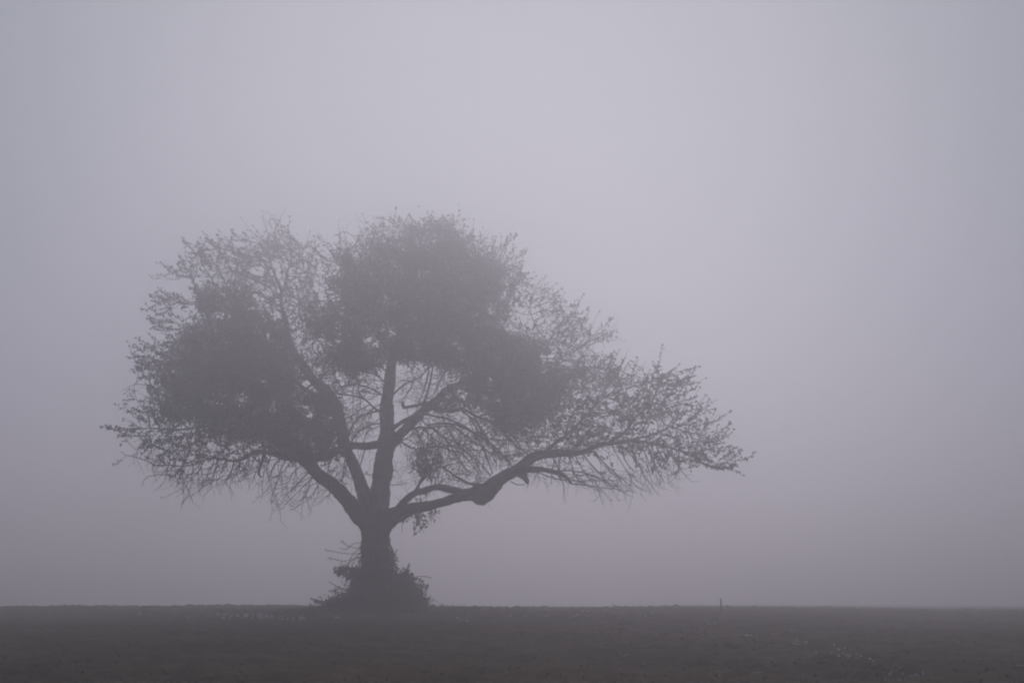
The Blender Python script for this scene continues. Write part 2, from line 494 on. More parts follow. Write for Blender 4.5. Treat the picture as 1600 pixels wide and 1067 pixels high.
# ------------------------------------------------------------------ crown: regions of twigs and leaves
# (px, py, rx, ry, depth offset m, attractors)      D = dense clump of leaves, L = loose leafy twigs, B = bare twigs
DENSE = [
    [(350, 477, 43, 31, -.9, 60)],
    [(400, 520, 50, 34, -.2, 40), (330, 548, 58, 42, -1.2, 60), (395, 566, 62, 50, .3, 60), (428, 600, 44, 36, .8, 30)],
    [(296, 590, 42, 32, -.5, 40), (355, 622, 76, 42, 0, 70), (285, 640, 46, 24, -1.4, 40), (380, 668, 80, 24, -1.6, 60)],
    [(455, 668, 48, 28, -.8, 30), (512, 655, 27, 42, .6, 30), (482, 640, 34, 30, .2, 20), (478, 703, 56, 16, -1.2, 30)],
    [(677, 374, 46, 30, .3, 40), (690, 415, 70, 36, .3, 30)],
    [(545, 428, 31, 36, -1.5, 40), (558, 462, 36, 26, -1.2, 20)],
    [(620, 415, 56, 44, -.4, 40), (600, 470, 66, 40, -.6, 40), (640, 505, 76, 46, 0, 50)],
    [(735, 432, 58, 38, 1.6, 40), (778, 440, 30, 26, 2, 20), (715, 470, 70, 40, 1.2, 40)],
    [(700, 530, 78, 48, .8, 50), (755, 548, 64, 40, 1.6, 40), (640, 548, 46, 16, .2, 20)],
    [(812, 570, 56, 40, 2, 40), (824, 612, 54, 46, 1.6, 50), (802, 650, 44, 26, 1.3, 30), (770, 600, 44, 34, 1.6, 30)],
    [(735, 612, 36, 22, 1.6, 20), (692, 632, 28, 12, 1.1, 10)],
    [(535, 518, 44, 28, -.9, 30), (558, 560, 38, 24, -.7, 30)],
    [(668, 717, 22, 30, .0, 14)],
    [(507, 500, 34, 28, -.8, 20), (540, 560, 50, 22, -.8, 20), (860, 600, 40, 30, 1.4, 20)],
]
LOOSE = [
    (322, 405, 34, 22, -.6, 46), (295, 428, 28, 14, -.8, 34), (372, 418, 44, 30, .3, 46), (400, 388, 40, 26, 1.2, 48),
    (440, 385, 46, 28, 1.7, 62), (470, 388, 24, 20, 2, 24), (480, 432, 24, 30, 1.9, 28), (430, 455, 46, 34, 1.4, 60),
    (478, 490, 26, 40, 1.3, 50), (470, 545, 22, 40, 1.4, 40), (345, 380, 22, 8, .2, 16), (312, 388, 14, 8, -.2, 12),
    (276, 472, 30, 12, -.9, 30), (262, 508, 22, 16, -1.0, 24), (250, 560, 36, 26, -1.2, 60), (236, 578, 26, 14, -1.3, 30),
    (262, 615, 44, 30, -1.6, 60), (244, 655, 44, 22, -2.6, 60), (285, 690, 56, 24, -2.4, 60), (200, 672, 26, 7, -3, 18),
    (345, 700, 60, 20, -2.2, 50), (420, 690, 50, 20, -1.6, 30),
    (600, 368, 22, 20, -.2, 34), (572, 385, 36, 18, -.6, 40), (538, 395, 26, 12, -1.2, 10), (708, 358, 16, 16, .6, 18), (640, 355, 30, 14, .2, 24),
    (742, 388, 26, 24, 1.6, 40), (780, 400, 22, 20, 2.1, 30), (800, 430, 16, 22, 2.2, 24), (795, 475, 30, 24, 2, 24), (765, 500, 40, 26, 1.9, 30),
    (505, 490, 24, 26, -1, 30), (540, 562, 46, 26, -1.0, 60), (500, 578, 28, 24, -.6, 36), (580, 560, 34, 18, -.6, 30), (500, 630, 18, 20, .6, 14),
    (832, 480, 26, 26, 1.9, 10), (862, 492, 34, 20, 2, 18), (850, 530, 44, 26, 2, 36), (890, 532, 40, 20, 1.7, 30), (934, 527, 28, 9, 1.3, 26),
    (880, 505, 20, 16, 2.1, 16), (895, 570, 40, 26, 1.6, 56), (920, 600, 46, 32, 1, 60), (880, 640, 46, 30, .8, 56), (958, 598, 26, 30, -1.6, 40),
    (990, 590, 16, 22, -1.6, 24), (1030, 600, 26, 20, -3.1, 40), (1050, 580, 10, 8, -3.2, 12), (950, 650, 56, 34, -1.8, 50), (1010, 640, 56, 30, -3, 54),
    (1058, 650, 36, 26, -2.9, 50), (1088, 680, 36, 18, -2.4, 46), (1115, 692, 18, 9, -2.2, 20), (1125, 725, 28, 9, -3.2, 26), (1066, 706, 50, 20, -3.1, 50),
    (995, 690, 56, 24, -3, 48), (925, 688, 56, 24, -2.5, 48), (866, 688, 46, 24, -1.2, 50), (845, 650, 30, 24, 1, 30), (760, 640, 30, 16, .8, 16),
    (420, 630, 40, 24, .3, 20), (655, 803, 20, 8, -1, 10),
]
BARE = [
    (668, 715, 44, 44, 0, 50), (600, 740, 30, 30, .2, 10),
    (490, 760, 40, 30, -.8, 30), (450, 765, 34, 34, -1.1, 24), (540, 745, 22, 30, .2, 14), (530, 735, 26, 20, -.5, 16), (565, 655, 24, 30, .4, 60), (560, 605, 40, 22, -.6, 50),
    (690, 655, 40, 22, .4, 50), (720, 690, 60, 40, -.5, 90), (780, 690, 40, 40, -1.2, 60), (650, 690, 30, 30, .4, 40), (700, 735, 40, 22, -.6, 30), (655, 600, 40, 30, .7, 50), (690, 600, 26, 26, 1.2, 26),
    (850, 735, 50, 12, -2.3, 20), (930, 745, 60, 16, -2.7, 40), (1030, 725, 40, 18, -3, 30), (330, 735, 90, 20, -2.3, 50), (410, 735, 40, 26, -1.7, 30), (580, 600, 20, 24, .3, 20), (800, 450, 30, 20, 2, 12),
    (262, 712, 50, 18, -2.6, 36), (305, 742, 56, 20, -2.4, 40), (370, 732, 60, 18, -2.0, 40), (292, 762, 10, 18, -2.4, 5), (460, 742, 34, 30, -1, 40),
    (432, 762, 20, 30, -1.3, 14), (560, 662, 26, 40, -.6, 60), (545, 600, 36, 26, -1.3, 36), (640, 596, 28, 24, .5, 40), (665, 610, 20, 26, 1.1, 20),
    (700, 690, 56, 34, -.2, 70), (758, 690, 46, 34, -.9, 60), (725, 735, 46, 24, -.8, 36), (800, 700, 40, 24, -1.8, 50), (850, 725, 36, 10, -2.2, 14),
    (960, 750, 44, 24, -2.8, 40), (1005, 738, 50, 22, -2.9, 34), (905, 735, 36, 16, -2.5, 20), (940, 772, 12, 16, -2.8, 6), (560, 365, 30, 14, -.8, 14),
    (425, 345, 12, 12, 1.6, 5), (842, 455, 16, 16, 1.9, 8), (640, 690, 20, 40, 0, 20), (850, 470, 26, 20, 2, 12), (525, 730, 16, 24, -.2, 12), (240, 600, 36, 20, -1.6, 12),
]
regions, att, att_r = [], [], []


def ell_axes(px, py, rx, ry, d):
    c = at(px, py, TD + d)
    s = (TD + d) / F
    return c, np.array([rx * s, max(rx, ry) * s * 0.85, ry * s])


def sample_ball(n):
    v = RNG.normal(size=(n, 3)); v /= np.linalg.norm(v, axis=1)[:, None]
    return v * (RNG.uniform(0, 1, n) ** (1 / 3))[:, None]


for kind, lst in (('D', [e for g in DENSE for e in g]), ('L', LOOSE), ('B', BARE)):
    for e in lst:
        if kind == 'L': e = (e[0] + (10 if e[0] < 265 else 0) - (8 if e[0] > 1085 else 0), e[1] + (9 if e[1] < 420 else 0)) + e[2:]
        c, ax = ell_axes(*e[:5])
        regions.append((kind, np.array(c), ax))
        n = int(e[5] * {'B': 3.2, 'L': 3.6, 'D': 1.6}[kind])
        att.append(np.array(c) + sample_ball(n) * ax)
        att_r += [len(regions) - 1] * n
att = np.concatenate(att)
att_r = np.array(att_r)

def flow(p):
    """the way the young wood leans in each part of the crown: outwards, drooping low down, upright on top"""
    rx = p.x - base.x; h = p.z - base.z
    if rx > 4.1: return Vector((0.55, 0, 0.3 if h > 4.4 else 0.0))
    if rx < -2.4: return Vector((-0.45, 0, 0.15 if h > 5.4 else (-0.12 if h > 4.4 else -0.4)))
    if rx > 0.4 and h < 5.2: return Vector((0.45, 0, -0.35))
    if h > 8.0: return Vector((0.12 * rx, 0, 0.35))
    return Vector((0.1 * rx, 0, 0.05))


# space colonisation from the limbs into the regions
node_p = [Vector(p) for p, r, d in limb_nodes]
node_par = [-1] * len(node_p)
node_lim = [r for p, r, d in limb_nodes]
n_root = len(node_p)
children = {}
alive = np.ones(len(att), bool)
node_reg = [-1] * n_root
STEP, KILL, REACH = 0.115, 0.13, 4.0
for it in range(90):
    kd = kdtree.KDTree(len(node_p))
    for i, p in enumerate(node_p): kd.insert(p, i)
    kd.balance()
    pull = {}
    for a in np.nonzero(alive)[0]:
        A = Vector(att[a])
        _, i, dist = kd.find(A)
        if dist < KILL: alive[a] = False; continue
        if dist > REACH: continue
        v = (A - node_p[i]).normalized()
        if i in pull: pull[i][0] += v; pull[i][1].append(a)
        else: pull[i] = [v.copy(), [a]]
    if not pull: break
    for i, (v, al) in pull.items():
        ch = children.setdefault(i, [])
        if len(ch) >= 3: 
            alive[al[0]] = False; continue
        reg = att_r[al[0]]
        d = v.normalized()
        if node_par[i] >= 0: d = (d + 0.85 * (node_p[i] - node_p[node_par[i]]).normalized()).normalized()
        d = (d + flow(node_p[i]) * 0.6 + Vector(RNG.normal(size=3) * 0.17) + Vector((0, 0, -0.12 if regions[reg][0] == 'B' else 0.06))).normalized()
        q_ = node_p[i] + d * STEP
        if any((node_p[c_] - q_).length < 0.05 for c_ in ch):
            alive[al[0]] = False; continue
        node_p.append(q_); node_par.append(i); node_lim.append(None); node_reg.append(reg)
        ch.append(len(node_p) - 1)
N = len(node_p)
print('branch nodes', N, 'unreached', int(alive.sum()))
kids = [[] for _ in range(N)]
for i in range(n_root, N): kids[node_par[i]].append(i)
R_TIP = 0.0064
rad = [0.0] * N
for i in range(N - 1, n_root - 1, -1):
    s = sum(rad[c_] ** 2.4 for c_ in kids[i])
    rad[i] = max(R_TIP, s ** (1 / 2.4))
for i in range(n_root, N):
    p = node_par[i]
    lim = node_lim[p] * 0.75 if p < n_root else rad[p]
    rad[i] = min(rad[i], max(lim, R_TIP), 0.055)

twigs = Tubes()
leaves = Leaves()
shoots = []                                             # (start, direction, kind)
for s0 in range(n_root, N):
    p = node_par[s0]
    if p >= n_root and kids[p] and s0 == max(kids[p], key=lambda c_: rad[c_]): continue     # continues its parent's chain
    chain = [p, s0]
    while kids[chain[-1]]: chain.append(max(kids[chain[-1]], key=lambda c_: rad[c_]))
    P = [node_p[c_] for c_ in chain]
    Rr = [min(rad[chain[1]], 0.06)] + [rad[c_] for c_ in chain[1:]]
    for _ in range(2):
        P = [P[0]] + [P[i] * 0.5 + (P[i - 1] + P[i + 1]) * 0.25 for i in range(1, len(P) - 1)] + [P[-1]]
    Rr[-1] *= 0.7
    twigs.add(P, Rr, 5 if Rr[0] > 0.02 else 4)
    end = chain[-1]
    d = (P[-1] - P[-2]).normalized()
    shoots.append((P[-1], d, regions[node_reg[end]][0], True))
    for i in range(1, len(P) - 1):
        if rad[chain[i]] < 0.016 and RNG.random() < 0.36:
            shoots.append((P[i], (P[i + 1] - P[i]).normalized(), regions[node_reg[chain[i]]][0], False))

CEN = np.array(at(600, 560, TD))


def rand_dir(): 
    v = RNG.normal(size=3); return Vector(v / np.linalg.norm(v))


for p, d, kind, end in shoots:
    out = Vector(np.array(p) - CEN).normalized()
    if kind == 'B':
        if RNG.random() < 0.45 and not end: continue
        dd = (d * 0.6 + rand_dir() * 0.9 + Vector((0, 0, -0.25 if p.z < at(600, 640, TD).z else 0.25)))
        L = RNG.uniform(0.08, 0.5)
    elif end:
        dd = d * 0.9 + out * 0.35 + rand_dir() * 0.4 + Vector((0, 0, 0.15)); L = RNG.uniform(0.12, 0.65)
    else:
        dd = d * 0.5 + out * 0.3 + rand_dir() * 0.8 + Vector((0, 0, 0.12)); L = RNG.uniform(0.08, 0.4)
    dd = dd.normalized() + flow(p) * (0.8 if end else 0.5)
    dd.normalize()
    m = max(3, int(L / 0.06))
    P = [p]
    for k in range(m):
        dd = (dd + rand_dir() * (0.16 if kind != 'B' else 0.34) + Vector((0, 0, 0.03 if kind != 'B' else -0.03))).normalized()
        P.append(P[-1] + dd * (L / m))
    twigs.add(P, np.linspace(0.0062, 0.0036, len(P)), 3)
    if kind == 'B':
        if RNG.random() < 0.6:                          # a forked side twig
            k = RNG.integers(1, m)
            e = (P[k] - P[k - 1]).normalized() * 0.7 + rand_dir() * 0.7 + Vector((0, 0, -0.2))
            e.normalize()
            twigs.add([P[k], P[k] + e * 0.1, P[k] + e * 0.22 + rand_dir() * 0.03], [0.004, 0.0035, 0.0025], 3)
        if RNG.random() < 0.12: leaves.add(P[-1], dd, 0.06)
        continue
    bare = noise.noise(p * 1.1) + 0.5 * noise.noise(p * 3.1) < -0.02
    for k in range(1, len(P)):                          # leaves in small rosettes along the shoot
        if bare and RNG.random() < 0.75: continue
        for _ in range(RNG.integers(1, 5)):
            ld = (P[k] - P[k - 1]).normalized() * 0.7 + rand_dir() * 0.8
            leaves.add(P[k] + rand_dir() * 0.015, ld, RNG.uniform(0.04, 0.10))
    leaves.add(P[-1], dd, 0.08)

# short epicormic twigs and small leaf tufts along the older limbs
for key, (P, R) in limb_src.items():
    for i in range(6, len(P) - 1):
        if RNG.random() < 0.30:
            L = RNG.uniform(0.06, 0.5)
            dd = ((P[i + 1] - P[i]).normalized() * 0.5 + rand_dir() * 0.9 + Vector((0, 0, -0.15))).normalized()
            Q = [P[i]]
            for k in range(6):
                dd = (dd + rand_dir() * 0.22).normalized(); Q.append(Q[-1] + dd * (L + R[i]) / 6)
            twigs.add(Q, np.linspace(0.007, 0.0035, 7), 3)
            if RNG.random() < 0.25:
                for k in range(3, 7):
                    for _ in range(2): leaves.add(Q[k], dd + rand_dir(), RNG.uniform(0.05, 0.08))
            if RNG.random() < 0.6:
                e = (dd + rand_dir() * 0.8).normalized()
                twigs.add([Q[3], Q[3] + e * 0.1, Q[3] + e * 0.2 + rand_dir() * 0.04], [0.005, 0.004, 0.003], 3)

# long hanging or upright shoots seen singly against the fog
def shoot(pts, d, w=1.2, leafy=False, sub=0):
    P, R = catmull([at(a, b_, TD + d) for a, b_ in pts], [w / PXM / 2] * (len(pts) - 1) + [0.5 * w / PXM / 2], 0.08)
    twigs.add(P, R, 3)
    for k in range(2, len(P)):
        if leafy and RNG.random() < 0.75:
            for _ in range(RNG.integers(1, 4)):
                leaves.add(P[k], (P[k] - P[k - 1]).normalized() * 0.6 + rand_dir() * 0.8, RNG.uniform(0.06, 0.1))
        if RNG.random() < sub:
            e = ((P[k] - P[k - 1]).normalized() * 0.8 + rand_dir() * 0.6).normalized()
            twigs.add([P[k], P[k] + e * 0.12, P[k] + e * 0.26 + rand_dir() * 0.04], [0.006, 0.005, 0.003], 3)


for pts, d, w in (([(660, 646), (700, 655), (735, 672), (755, 700), (770, 740)], .6, 3), ([(668, 664), (705, 662), (745, 678), (775, 700), (800, 728)], -.4, 3.2),
                  ([(676, 668), (700, 690), (715, 715), (735, 740)], .3, 2.4), ([(690, 650), (712, 690), (740, 715), (752, 740)], .9, 2.6),
                  ([(722, 642), (745, 660), (765, 690), (785, 720)], -1.2, 2.8), ([(741, 650), (775, 660), (800, 680), (815, 700)], -1.5, 2.6),
                  ([(685, 696), (710, 705), (722, 708), (745, 735)], -.1, 2.2), ([(640, 655), (660, 690), (665, 720)], .4, 2.2), ([(650, 650), (690, 680), (730, 700), (760, 735)], .2, 2.2),
                  ([(700, 612), (735, 640), (760, 690), (790, 720)], 1.3, 2.4), ([(755, 585), (770, 640), (800, 690), (830, 712)], 1.6, 2.4),
                  ([(600, 640), (565, 650), (548, 670), (540, 700)], .1, 2.4), ([(603, 660), (575, 665), (555, 680), (545, 700)], .3, 2.2), ([(604, 620), (575, 605), (550, 600), (530, 605)], -.2, 2.4),
                  ([(606, 600), (585, 585), (560, 580), (540, 588)], -.1, 2.2), ([(572, 697), (565, 720), (556, 750)], -.2, 2), ([(545, 700), (538, 725), (535, 755)], -.5, 2), ([(520, 708), (512, 740), (515, 770)], -.9, 1.8),
                  ([(671, 578), (664, 605), (650, 640)], .8, 2.8), ([(700, 575), (685, 600), (672, 632)], 1.1, 2.6), ([(649, 588), (640, 610), (625, 630)], .3, 2),
                  ([(838, 737), (870, 748), (905, 752), (935, 768)], -2.2, 1.8), ([(860, 737), (890, 735), (925, 742), (960, 758)], -2.2, 2), ([(872, 737), (880, 755), (882, 772)], -2.1, 1.4)):
    shoot(pts, d, w * 1.25, sub=.42)
shoot([(422, 372), (413, 350), (411, 334)], 1.5)
shoot([(424, 372), (436, 345), (448, 323)], 1.5)
shoot([(540, 400), (533, 375), (529, 350)], -1.2)
shoot([(545, 395), (540, 372), (535, 352)], -1.2)
shoot([(570, 390), (580, 365), (586, 347)], -.8, leafy=True)
shoot([(520, 400), (505, 375), (497, 362)], -1.2, sub=.3)
shoot([(285, 722), (286, 748), (297, 772), (302, 785)], -2.4, 1.6, sub=.2)
shoot([(297, 772), (288, 782), (283, 790)], -2.4, 1.3)
shoot([(430, 770), (437, 795), (439, 815)], -1.2, 1.1, sub=.15)
shoot([(478, 758), (473, 785), (470, 813)], -1.0, 1.1, sub=.15)
shoot([(272, 505), (250, 503), (230, 492)], -1, 1.3)
shoot([(330, 570), (275, 530), (250, 520)], -1, 1.6, sub=.2)
shoot([(250, 610), (215, 600), (188, 612)], -1.6, 1.3, sub=.2)
shoot([(215, 705), (200, 690), (186, 668)], -2.8, 1.2)
shoot([(265, 740), (230, 745), (222, 760)], -2.5, 1.3, sub=.3)
shoot([(930, 748), (938, 775), (943, 790)], -2.8, 1.2, sub=.25)
shoot([(950, 745), (975, 770), (990, 776)], -2.8, 1.2, sub=.25)
shoot([(975, 745), (1000, 762), (1020, 772)], -2.8, 1.2, sub=.25)
shoot([(1040, 700), (1065, 735), (1080, 752)], -3.1, 1.3, sub=.25)
shoot([(1050, 640), (1085, 650), (1094, 636)], -3, 1.2, leafy=True)
shoot([(960, 590), (968, 575), (972, 563)], -1.6, 1.3, leafy=True)
shoot([(985, 590), (993, 572), (997, 560)], -1.6, 1.3, leafy=True)
shoot([(1020, 610), (1040, 588), (1060, 571)], -3.2, 1.6, leafy=True)
shoot([(890, 555), (925, 532), (963, 517)], 1.3, 1.6, leafy=True)
shoot([(880, 510), (892, 492), (902, 486)], 2.1, 1.2, leafy=True)
shoot([(828, 480), (836, 455), (848, 432)], 1.9, 1.3, leafy=False)
shoot([(730, 385), (738, 360), (741, 345)], 1.6, 1.2, leafy=True)
shoot([(704, 370), (708, 350), (709, 338)], .6, 1.5, leafy=True)
shoot([(770, 395), (782, 383), (784, 372)], 2, 1.2, leafy=True)
shoot([(1090, 722), (1125, 732), (1152, 727)], -3.2, 1.6, leafy=True)
shoot([(1080, 690), (1112, 690), (1136, 682)], -2.2, 1.6, leafy=True)
shoot([(240, 680), (200, 680), (173, 667)], -3, 1.6, leafy=True)
shoot([(250, 565), (225, 568), (210, 580)], -1.3, 1.6, leafy=True)
shoot([(370, 395), (352, 382), (337, 372)], .2, 1.4, leafy=True)
shoot([(330, 412), (318, 395), (312, 383)], -.3, 1.4, leafy=True)
shoot([(640, 800), (655, 808), (668, 815)], -1, 1.3, leafy=True)
shoot([(645, 797), (652, 812), (655, 822)], -1, 1.2, sub=.4)
shoot([(640, 800), (628, 820), (630, 833)], -1, 1.0)

crown = leaves.build('crown', M_leaf, tree, base)
twigs.build('twigs', M_twig, crown, base)

# dense clumps: leaves packed through uneven blobs
CLUMP_N = [3300, 3300, 2500, 3100, 3300, 3300, 2500, 2500, 3000, 3300, 1900, 2800, 1900, 1500]
for g, per_m2 in zip(DENSE, CLUMP_N):
    lv = Leaves()
    for (px, py, rx, ry, d, _) in g:
        c, ax = ell_axes(px, py, rx, ry, d)
        area = math.pi * ax[0] * ax[2]
        n = int(area * per_m2)
        v = RNG.normal(size=(n, 3)); v /= np.linalg.norm(v, axis=1)[:, None]
        rr = RNG.uniform(0.12, 1, n) ** (1 / 2.0) + np.abs(RNG.normal(size=n)) * 0.19
        k = np.array([1 + 0.45 * noise.noise(Vector(a * 2.0 + c)) + 0.32 * noise.noise(Vector(a * 5 + c)) + 0.15 * noise.noise(Vector(a * 11)) for a in v])
        P = np.array(c) + v * (rr * k)[:, None] * ax * 0.98
        keep = np.array([noise.noise(Vector((p_[0] * 2.6, p_[1] * 0.5, p_[2] * 2.6))) + 0.5 * noise.noise(Vector(p_ * 5)) > (-0.30 if per_m2 < 5000 else -2) for p_ in P])
        P = P[keep]; v = v[keep]
        D_ = v * 0.5 + RNG.normal(size=v.shape) * 0.8; D_[:, 2] -= 0.1
        lv.add_many(P, D_, RNG.uniform(0.06, 0.105, len(P)))
    lv.build('leaf_clump', M_clump, crown, base)

# ------------------------------------------------------------------ ivy shrub round the trunk's foot
bush = empty('ivy_bush', base + Vector((0, -0.05, 0)))
tag(bush, 'dark ivy bush with straggly shoots wrapped round the base of the tree trunk', 'bush')
bl = Leaves()
BL = [(588, 900, 26, 36, -.25), (588, 922, 44, 30, -.3), (592, 938, 66, 20, -.35), (620, 918, 30, 26, -.2), (640, 932, 24, 20, -.3),
      (562, 936, 22, 13, -.4), (530, 942, 24, 9, -.5), (567, 905, 18, 24, -.2), (587, 948, 84, 10, -.55), (543, 893, 20, 8, -.3), (586, 870, 25, 24, -.1),
      (610, 880, 9, 20, -.2), (632, 905, 12, 14, -.2), (655, 944, 18, 7, -.4)]
for (px, py, rx, ry, d) in BL:
    c, ax = ell_axes(px, py, rx, ry, d)
    ax[1] = min(ax[1], 0.9)
    n = int(math.pi * ax[0] * ax[2] * 2600 * (0.45 if py < 880 else 1))
    v = RNG.normal(size=(n, 3)); v /= np.linalg.norm(v, axis=1)[:, None]
    rr = RNG.uniform(0.1, 1, n) ** (1 / 2.2)
    k = np.array([1 + 0.5 * noise.noise(Vector(a * 2.6 + c)) + 0.35 * noise.noise(Vector(a * 7)) for a in v])
    P = np.array(c) + v * (rr * k)[:, None] * ax
    ok = np.array([p_[2] > ground_z(p_[0], p_[1]) - 0.02 for p_ in P])
    bl.add_many(P[ok], (v * 0.6 + RNG.normal(size=v.shape) * 0.7)[ok], RNG.uniform(0.05, 0.10, int(ok.sum())))


def bush_shoot(pts, d, w=1.5, dens=0.6, size=0.075, per=2, stem=True):
    P, R = catmull([at(a, b_, TD + d) for a, b_ in pts], [w / PXM / 2] * len(pts), 0.06)
    if stem:
        st = Tubes(); st.add(P, R, 5); st.build('stem', M_twig, bush, bush.location)
    for k_ in range(1, len(P)):
        if RNG.random() < dens:
            for _ in range(per):
                bl.add(P[k_], (P[k_] - P[k_ - 1]).normalized() * 0.5 + rand_dir() * 0.9, RNG.uniform(0.7, 1.3) * size)


bush_shoot([(568, 868), (540, 876), (528, 875), (514, 871)], -.3, 1.0, .55, .055, 2)
bush_shoot([(566, 872), (552, 874), (541, 883), (530, 880)], -.3, .9, .6, .05, 2)
bush_shoot([(568, 850), (556, 848), (548, 852), (541, 858), (530, 856)], -.3, .9, .7, .05, 2)
bush_shoot([(566, 864), (545, 865), (525, 862), (509, 859)], -.3, 1.0, .6, .05, 2)
bush_shoot([(566, 856), (550, 855), (540, 850), (534, 846)], -.3, 1.0, .7, .05, 2)
bush_shoot([(566, 856), (555, 862), (548, 872), (544, 886)], -.3, 1.2, .4, .055, 1)
bush_shoot([(566, 890), (545, 888), (524, 892)], -.3, 2, .9, .09, 4)
bush_shoot([(560, 893), (548, 902), (541, 908)], -.35, 1.6, .9, .08, 3)
bush_shoot([(549, 945), (549, 920), (547, 900)], -.4, 1.4, .3, .06, 1)
bush_shoot([(560, 922), (535, 919), (514, 924)], -.4, 1.6, .6, .07, 2)
bush_shoot([(555, 930), (525, 915), (514, 908)], -.4, 1.2, .5, .06, 2)
bush_shoot([(550, 940), (530, 925), (518, 924)], -.4, 1.2, .8, .08, 3)
bush_shoot([(530, 944), (510, 940), (492, 938)], -.5, 1.2, .9, .09, 5)
bush_shoot([(510, 946), (498, 938), (488, 936)], -.5, 1.2, .9, .08, 4)
bush_shoot([(505, 946), (503, 936), (500, 931)], -.5, 1.2, .9, .07, 3)
bush_shoot([(605, 846), (610, 853), (614, 864), (611, 880)], -.2, 3.2, .2, .06, 1)
bush_shoot([(611, 870), (617, 864), (620, 860)], -.2, 1.4, .8, .06, 2)
bush_shoot([(612, 876), (619, 871), (622, 870)], -.2, 1.4, .8, .06, 2)
bush_shoot([(625, 908), (634, 895), (639, 882)], -.2, 1.6, .9, .085, 4)
bush_shoot([(630, 912), (645, 902), (662, 900), (675, 903)], -.2, 1.2, .2, .05, 1)
bush_shoot([(635, 908), (650, 903), (658, 908), (667, 917)], -.2, 1.6, .9, .085, 4)
bush_shoot([(640, 918), (655, 914), (664, 918)], -.25, 1.6, .9, .08, 4)
bush_shoot([(645, 945), (660, 938), (670, 934)], -.3, 1.6, .9, .075, 3)
bush_shoot([(655, 946), (664, 942), (671, 942)], -.3, 1.6, .9, .075, 3)
for _ in range(70):
    a = RNG.uniform(515, 662); b0 = RNG.uniform(930, 948)
    bush_shoot([(a, b0), (a + RNG.uniform(-9, 9), b0 - RNG.uniform(6, 16))], RNG.uniform(-.9, .3), 1.1, .8, .07, 2, stem=False)
bl.build('foliage', M_ivy, bush, bush.location)

# ------------------------------------------------------------------ small things on the field
# stake and dry stalks on the right
p = on_ground(1127, 957)
stake_h = 22 / (F / p.y)
T = Tubes()
T.add([p + Vector((0, 0, -.1)), p + Vector((.004, 0, stake_h * .5)), p + Vector((-.004, 0, stake_h * .92)), p + Vector((-.004, 0, stake_h))], [.017, .016, .015, .010], 7, 0.12)
stake = T.build('stake', M_post, None, p); stake.location = p
tag(stake, 'thin dark wooden stake standing alone at the right of the field crest', 'stake')
for (a, b0, h, lean, lab) in ((1111, 946, 6, -.03, 'short faint dry stalk farthest left of the dark stake'), (1118, 946, 8, .02, 'faint dry stalk just left of the dark stake')):
    p = on_ground(a, b0)
    hh = h / (F / p.y)
    T = Tubes()
    T.add([p + Vector((0, 0, -.03)), p + Vector((lean * .4, 0, hh * .5)), p + Vector((lean, 0, hh))], [.012, .010, .006], 5, 0.1)
    T.add([p + Vector((lean * .4, 0, hh * .5)), p + Vector((lean * .4 + .04, .01, hh * .8))], [.008, .005], 4)
    s = T.build('dry_stalk', M_post, None, p); s.location = p
    tag(s, lab, 'stalk', 'dry stalks beside the stake')
# fallen branch on the crest
p = on_ground(968, 949)
T = Tubes()
T.add([p + Vector((-.25, 0, .07)), p + Vector((-.12, 0, .06)), p + Vector((.05, 0, .035)), p + Vector((.26, .05, .02))], [.012, .018, .02, .014], 6, 0.15)
T.add([p + Vector((-.10, 0, .06)), p + Vector((-.2, .02, .11)), p + Vector((-.27, .02, .115))], [.012, .01, .005], 5)
fb = T.build('fallen_branch', M_post, None, p); fb.location = p
tag(fb, 'small dark fallen branch lying on the crest right of the tree', 'branch')

# straw pieces
for (a, b0, L, ang, lab) in ((1185, 1055, .135, .35, 'pale straw stick lying at the bottom of the field, right of centre'),
                             (1591, 1044, .14, -.45, 'pale straw stick lying at the far right edge of the field'),
                             (1000, 1066, .05, .2, 'short yellowish straw bit at the bottom edge of the field')):
    p = on_ground(a, b0); L *= 0.55
    T = Tubes()
    dx = Vector((math.cos(ang * .6), math.sin(ang) * .8, 0)).normalized() * L
    T.add([p - dx + Vector((0, 0, .02)), p + Vector((0, 0, .028)), p + dx * .6 + Vector((0, 0, .03)), p + dx + Vector((0, 0, .04))], [.006, .0075, .007, .005], 6, 0.12)
    s = T.build('straw_stick', M_straw, None, p); s.location = p
    tag(s, lab, 'straw', 'straw sticks on the soil')


# pale stones: a few shapes, then copies
def stone_mesh(seed):
    import bmesh
    bm = bmesh.new()
    bmesh.ops.create_icosphere(bm, subdivisions=2, radius=1)
    for v in bm.verts:
        k = 1 + 0.35 * noise.noise(v.co * 1.3 + Vector((seed * 7, 0, 0))) + 0.15 * noise.noise(v.co * 3 + Vector((0, seed * 5, 0)))
        v.co = Vector((v.co.x * k, v.co.y * k * .8, v.co.z * k * .75))
    me = bpy.data.meshes.new('stone'); bm.to_mesh(me); bm.free()
    me.materials.append(M_stone)
    return me


